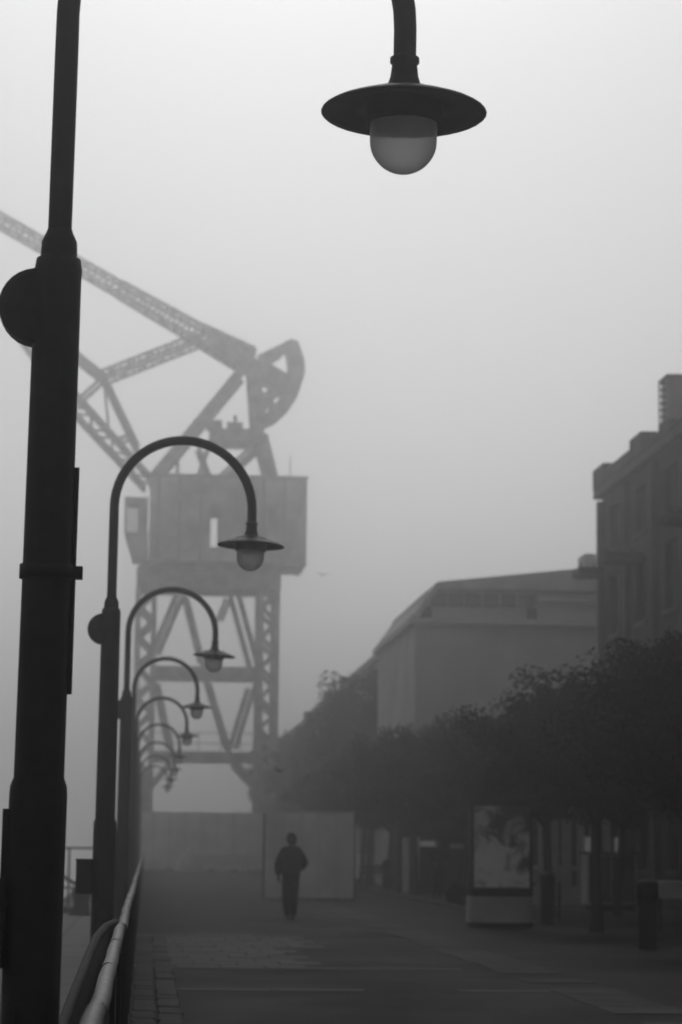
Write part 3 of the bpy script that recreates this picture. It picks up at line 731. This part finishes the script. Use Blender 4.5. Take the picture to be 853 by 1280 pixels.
# veranda in front of the warehouse
vy = 66.0
ve = thing('veranda', 'white-posted glazed veranda at the foot of the brick warehouse', 'veranda', (0, vy, 0))
def vx(px): return P(px, 1060, vy).x
for px, w_ in ((678,.1),(694,.09),(708,.13),(726,.1),(742,.1),(758,.09)):
    MB().box(vx(px)-w_, vx(px)+w_, -.1, .1, .5, 2.35).build('post', M['white'], ve)
MB().box(vx(668), WX-.3, -.09, .09, .003, .498).build('low_wall', M['render'], ve)
MB().box(vx(668), WX-.3, -.12, .12, .94, 1.06).build('sill_rail', M['white'], ve)
MB().box(vx(668), WX-.3, -.14, 2.0, 2.352, 2.55).build('roof', M['steel_dark'], ve)
MB().box(vx(668), WX-.3, 1.9, 2.0, .003, 2.35).build('back_wall', M['quay'], ve)
for px0, px1 in ((731,740),(768,779)):
    MB().box(vx(px0), vx(px1), -.06, -.04, P(700,1071,vy).z, P(700,1046,vy).z).build('lit_pane', M['lit'], ve)
# news kiosk further along
nq = G(524, 1116)
nk = thing('news_kiosk', 'dark kiosk with two pale posts and a pale name board', 'kiosk', (nq.x, nq.y, 0))
def nx(px): return P(px, 1060, nq.y).x-nq.x
def nz(py): return P(524, py, nq.y).z
for px, w_ in ((508,.11),(521,.08)): MB().box(nx(px)-w_, nx(px)+w_, -.1, .1, .003, nz(1046)).build('post', M['board'], nk)
MB().box(nx(500), nx(590), .6, 2.6, .003, 2.5).build('body', M['steel_dark'], nk)
MB().box(nx(496), nx(594), .1, 2.8, 2.502, 2.66).build('roof', M['black'], nk)
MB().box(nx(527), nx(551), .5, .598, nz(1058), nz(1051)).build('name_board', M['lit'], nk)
MB().box(nx(566), nx(588), .56, .598, nz(1060), nz(1054)).build('notice', M['render'], nk)
lq = G(573, 1132)
pl = thing('planter', 'low dark planter on the ground left of the advertising column', 'planter', (lq.x, lq.y, 0))
MB().lathe([(.26,.003),(.3,.05),(.36,.3),(.38,.31),(.38,.36),(.33,.36),(.32,.3)], 18).build('bowl', M['black'], pl)
pm_, _ = crown_mesh('shrub', .3, .16, .42, 12, 500, .05, M['leaf'], 21, .12)
link('shrub', pm_, pl)['kind'] = 'stuff'

# ------------------------------------------------------------------ people
def skin_mesh(name, verts, edges, rads, root, lv=2):
    me = bpy.data.meshes.new(name); me.from_pydata(verts, edges, []); o = bpy.data.objects.new(name, me); col.objects.link(o)
    o.modifiers.new('skin', 'SKIN')
    sv = me.skin_vertices[0].data
    for i, r in enumerate(rads):
        sv[i].radius = (r, r) if not hasattr(r, '__len__') else r
        sv[i].use_root = (i == root)
    ss = o.modifiers.new('sub', 'SUBSURF'); ss.levels = lv; ss.render_levels = lv
    dgp = bpy.context.evaluated_depsgraph_get(); dgp.update()
    nm = bpy.data.meshes.new_from_object(o.evaluated_get(dgp)); bpy.data.objects.remove(o); bpy.data.meshes.remove(me)
    nm.name = name
    return nm
def to_mb(me, mb):
    mb.add([tuple(v.co) for v in me.vertices], [tuple(p.vertices) for p in me.polygons], True)
def head_geo(mb, c, yaw):
    """head with brow, nose, chin and ears; faces -Y before the yaw"""
    n, m_ = 20, 14; rot = Matrix.Rotation(yaw, 3, 'Z'); vs = []; fs = []
    for j in range(m_+1):
        th = math.pi*j/m_
        for i in range(n):
            ph = 2*math.pi*i/n
            x = math.sin(th)*math.sin(ph); y_ = -math.sin(th)*math.cos(ph); z = math.cos(th)
            X, Y, Z = x*.076, y_*.098, z*.118
            if Z < -.02: X *= 1-.28*min(1, (-Z-.02)/.1); Y = Y*(1-.1*min(1, (-Z-.02)/.1))-.006
            if y_ < -.85 and abs(x) < .3 and -.5 < z < .12: Y -= .024*(1-abs(x)/.3)*(.62+z if z < -.1 else .5)   # nose
            if y_ < -.6 and .08 < z < .3 and .2 < abs(x) < .65: Y += .01                                         # eye sockets
            if y_ < -.6 and -.62 < z < -.5 and abs(x) < .35: Y += .006                                          # mouth line
            vs.append(rot @ Vector((X, Y, Z))+Vector(c))
    for j in range(m_):
        for i in range(n): i2 = (i+1) % n; fs.append((j*n+i, (j+1)*n+i, (j+1)*n+i2, j*n+i2))
    mb.add(vs, fs, True)
    for sx in (-1, 1):
        e = rot @ Vector((sx*.079, .008, -.005))+Vector(c)
        mb.tube([e+rot @ Vector((0,0,-.03)), e+rot @ Vector((sx*.006,.006,0)), e+rot @ Vector((0,0,.03))], [.009,.014,.009], 7)
def hand_geo(mb, wrist, d, out):
    """palm with four bent fingers and a thumb; d = down the arm, out = thumb side"""
    w_ = Vector(wrist); d = Vector(d).normalized(); t_ = Vector(out); t_ = (t_-d*t_.dot(d)).normalized(); nrm = d.cross(t_)
    mb.tube([w_-d*.02, w_+d*.03, w_+d*.075, w_+d*.09], [.024,.036,.038,.026], 10)
    for k, L in enumerate((.066,.078,.074,.058)):
        b_ = w_+d*.08+t_*(.027-.018*k)
        mb.tube([b_-d*.015, b_+d*L*.5+nrm*.008, b_+d*L*.85+nrm*.028, b_+d*L+nrm*.04], [.0095,.009,.008,.006], 7)
    b_ = w_+d*.025+t_*.026
    mb.tube([b_-t_*.01, b_+d*.025+t_*.022, b_+d*.055+t_*.022+nrm*.012], [.012,.011,.008], 7)
def person(label, loc, rz, pose, head_yaw=0.0, cap=True, height=1.75):
    """stands at loc, faces -Y before rz. pose: joint table"""
    t = thing('person', label, 'person', loc, rz); s = height/1.75; t.scale = (s, s, s)
    J = pose
    V = lambda k_: Vector(J[k_])
    names_ = ['pelvis','waist','chest','neck','nape']; verts = [V(k_) for k_ in names_]; edges = [(0,1),(1,2),(2,3),(3,4)]
    rads = [(.15,.105),(.135,.095),(.16,.11),(.07,.07),(.055,.055)]
    jv, je, jr = [V('pelvis')+Vector((0,0,-.13 if J['pelvis'][2] > .8 else -.02)), V('waist'), V('chest'), V('neck')+Vector((0,0,.075))], [(0,1),(1,2),(2,3)], [(.225,.18),(.225,.18),(.22,.165),(.12,.12)]
    tv, te, tr = [V('pelvis')], [], [(.165,.12)]
    sh = []
    for sd2 in ('l','r'):
        a = len(verts); verts += [V(sd2+'sh'), V(sd2+'el'), V(sd2+'wr')]; edges += [(2,a),(a,a+1),(a+1,a+2)]; rads += [.058,.042,.03]
        a = len(jv); jv += [V(sd2+'sh'), V(sd2+'el'), V(sd2+'wr')]; je += [(2,a),(a,a+1),(a+1,a+2)]; jr += [.105,.092,.068]
        a = len(verts); verts += [V(sd2+'hip'), V(sd2+'kn'), V(sd2+'an'), V(sd2+'toe')]; edges += [(0,a),(a,a+1),(a+1,a+2),(a+2,a+3)]; rads += [.092,.06,.042,.035]
        a = len(tv); tv += [V(sd2+'hip'), V(sd2+'kn'), V(sd2+'an')+Vector((0,0,-.035))]; te += [(0,a),(a,a+1),(a+1,a+2)]; tr += [.12,.1,.085]
    body = MB(); to_mb(skin_mesh('body', verts, edges, rads, 0), body)
    hc = V('nape')+Vector((0,-.02,.115)); head_geo(body, hc, head_yaw)
    for sd2, ox in (('l', 1), ('r', -1)):
        hand_geo(body, V(sd2+'wr'), V(sd2+'wr')-V(sd2+'el'), (0,-1,0))
    body.build('body', M['skin'], t)
    for nm_, vv, ee, rr, mm in (('jacket', jv, je, jr, M['coat']), ('trousers', tv, te, tr, M['trouser'])):
        me = skin_mesh(nm_, vv, ee, rr, 0); me.materials.clear(); me.materials.append(mm)
        me.polygons.foreach_set('use_smooth', [True]*len(me.polygons)); link(nm_, me, t)
    rot = Matrix.Rotation(head_yaw, 3, 'Z')
    if cap:
        cm = MB(); cm.lathe([(.092,-.005),(.098,.02),(.096,.06),(.075,.1),(.03,.12),(.004,.123)], 20)
        br = [(.075*math.sin(a), -.08-.085*math.cos(a), .008-.012*math.cos(a)) for a in [R(-85+17*j) for j in range(11)]]
        nb_ = len(br); cm.add([(x, y_, z+.008) for x, y_, z in br]+[(x, y_, z) for x, y_, z in br], [tuple(range(nb_)), tuple(range(2*nb_-1, nb_-1, -1))]+[((i+1) % nb_, i, i+nb_, (i+1) % nb_+nb_) for i in range(nb_)])
        cp = cm.build('cap', M['coat'], t)
        cp.matrix_local = Matrix.Translation(hc+Vector((0,0,.02))) @ rot.to_4x4()
    hm = MB(); hm.lathe([(.07,-.12),(.082,-.07),(.088,-.03),(.09,.03),(.082,.075),(.05,.11),(.004,.122)], 18, cap=False)
    hm.v = [(x, max(y_*1.16+.016, -.045 if z < .06 else -1), z) for x, y_, z in hm.v]
    ho_ = hm.build('hair', M['coat'], t); ho_.matrix_local = Matrix.Translation(hc+Vector((0,0,.003))) @ rot.to_4x4()
    for sd2 in ('l','r'):
        an, toe = V(sd2+'an'), V(sd2+'toe'); dz = toe-an; dz.z = 0; dz.normalize()
        base = an.z-.075
        mb = MB(); mb.tube([an-dz*.07+Vector((0,0,-.04)), an+Vector((0,0,-.03)), an+dz*.09+Vector((0,0,-.04)), an+dz*.17+Vector((0,0,-.052)), an+dz*.2+Vector((0,0,-.06))], [.034,.046,.042,.034,.012], 10)
        mb.v = [(x, y_, max(z, base)) for x, y_, z in mb.v]
        mb.build('shoe', M['black'], t)
    return t
# faces -Y at rest: 'l' is +X
walk = dict(pelvis=(0,0,.96), waist=(0,.0,1.1), chest=(0,.01,1.32), neck=(0,.01,1.47), nape=(0,0,1.53),
  lsh=(.175,.01,1.37), lel=(.27,.03,1.13), lwr=(.255,-.03,.89), rsh=(-.175,.01,1.37), rel=(-.29,.08,1.15), rwr=(-.17,-.1,1.03),
  lhip=(.09,0,.92), lkn=(.085,.02,.5), lan=(.06,.1,.1), ltoe=(.065,-.06,.04), rhip=(-.09,0,.92), rkn=(-.075,-.07,.5), ran=(-.05,-.05,.08), rtoe=(-.055,-.21,.03))
q = G(363, 1150)
person('person in dark jacket and cap walking away along the promenade', q, R(180), walk, R(75), True, 1.76)
stand = dict(walk); stand.update(lan=(.1,.02,.08), ltoe=(.11,-.14,.03), lkn=(.095,0,.5), ran=(-.1,.02,.08), rtoe=(-.11,-.14,.03), rkn=(-.095,0,.5), lwr=(.17,-.13,1.06), lel=(.28,.06,1.14))
q = G(546, 1121); person('person in dark coat standing in front of the kiosk', (q.x, q.y-.3, 0), R(20), stand, R(-20), False, 1.8)
bq = G(482, 1112)
bench = thing('bench', 'dark slatted bench under the trees left of the kiosk', 'bench', (bq.x, bq.y, 0))
for j in range(4): MB().box(-.8,.8,-.2+j*.11,-.11+j*.11,.43,.46).build('seat_slat', M['bark'], bench)
for j in range(3): MB().box(-.8,.8,.25,.28,.55+j*.12,.64+j*.12).build('back_slat', M['bark'], bench)
for sx in (-.65, .65):
    MB().box(sx-.03,sx+.03,-.19,-.13,.003,.428).build('leg', M['steel_dark'], bench); MB().box(sx-.03,sx+.03,.282,.33,.003,.9).build('leg', M['steel_dark'], bench)
sit = dict(pelvis=(0,.08,.56), waist=(0,.1,.72), chest=(0,.08,.94), neck=(0,.05,1.09), nape=(0,.03,1.15),
  lsh=(.19,.07,1.02), lel=(.26,-.02,.77), lwr=(.15,-.24,.66), rsh=(-.19,.07,1.02), rel=(-.26,-.02,.77), rwr=(-.15,-.24,.66),
  lhip=(.1,.04,.54), lkn=(.12,-.38,.53), lan=(.12,-.36,.08), ltoe=(.13,-.52,.03), rhip=(-.1,.04,.54), rkn=(-.12,-.38,.53), ran=(-.12,-.40,.08), rtoe=(-.13,-.56,.03))
person('person in dark clothes sitting on the slatted bench', (bq.x+.15, bq.y, 0), R(-15), sit, R(-25), False, 1.72)

# ------------------------------------------------------------------ two birds
def bird(label, px, py, d, s, ang):
    t = thing('bird', label, 'bird', P(px, py, d), ang); t.scale = (s, s, s)
    mb = MB(); mb.tube([(0,-.2,0),(0,-.12,.01),(0,0,0),(0,.12,0),(0,.22,.01)], [.012,.035,.05,.035,.012], 10)
    mb.build('body', M['black'], t)
    for sx in (-1, 1):
        MB().add([(sx*.03,-.06,.03),(sx*.25,-.1,.14),(sx*.5,.02,.1),(sx*.24,.05,.13),(sx*.03,.07,.03),(sx*.03,-.06,.015),(sx*.25,-.1,.125),(sx*.5,.02,.095),(sx*.24,.05,.115),(sx*.03,.07,.015)],
          [(0,1,2,3,4),(9,8,7,6,5),(0,5,6,1),(1,6,7,2),(2,7,8,3),(3,8,9,4),(4,9,5,0)]).build('wing', M['black'], t)
bird('small dark bird flying beside the right leg of the crane', 350, 964, 62, .62, R(35))
bird('tiny dark bird in the sky below the corner of the crane house', 404, 719, 62, .36, R(10))

# ------------------------------------------------------------------ fog
hz_ = MB().box(-905, 905, -65, 1405, -2.95, HAZE_TOP)
hm = bpy.data.materials.new('haze'); hm.use_nodes = True; hm.node_tree.nodes.clear()
ou = hm.node_tree.nodes.new('ShaderNodeOutputMaterial'); pv = hm.node_tree.nodes.new('ShaderNodeVolumePrincipled')
pv.inputs['Color'].default_value = (.9, .9, .9, 1); pv.inputs['Density'].default_value = HAZE_DENSITY; pv.inputs['Anisotropy'].default_value = 0.92
hm.node_tree.links.new(pv.outputs[0], ou.inputs['Volume'])
tag(hz_.build('haze', hm), 'pale even fog over the quay', kind='stuff')
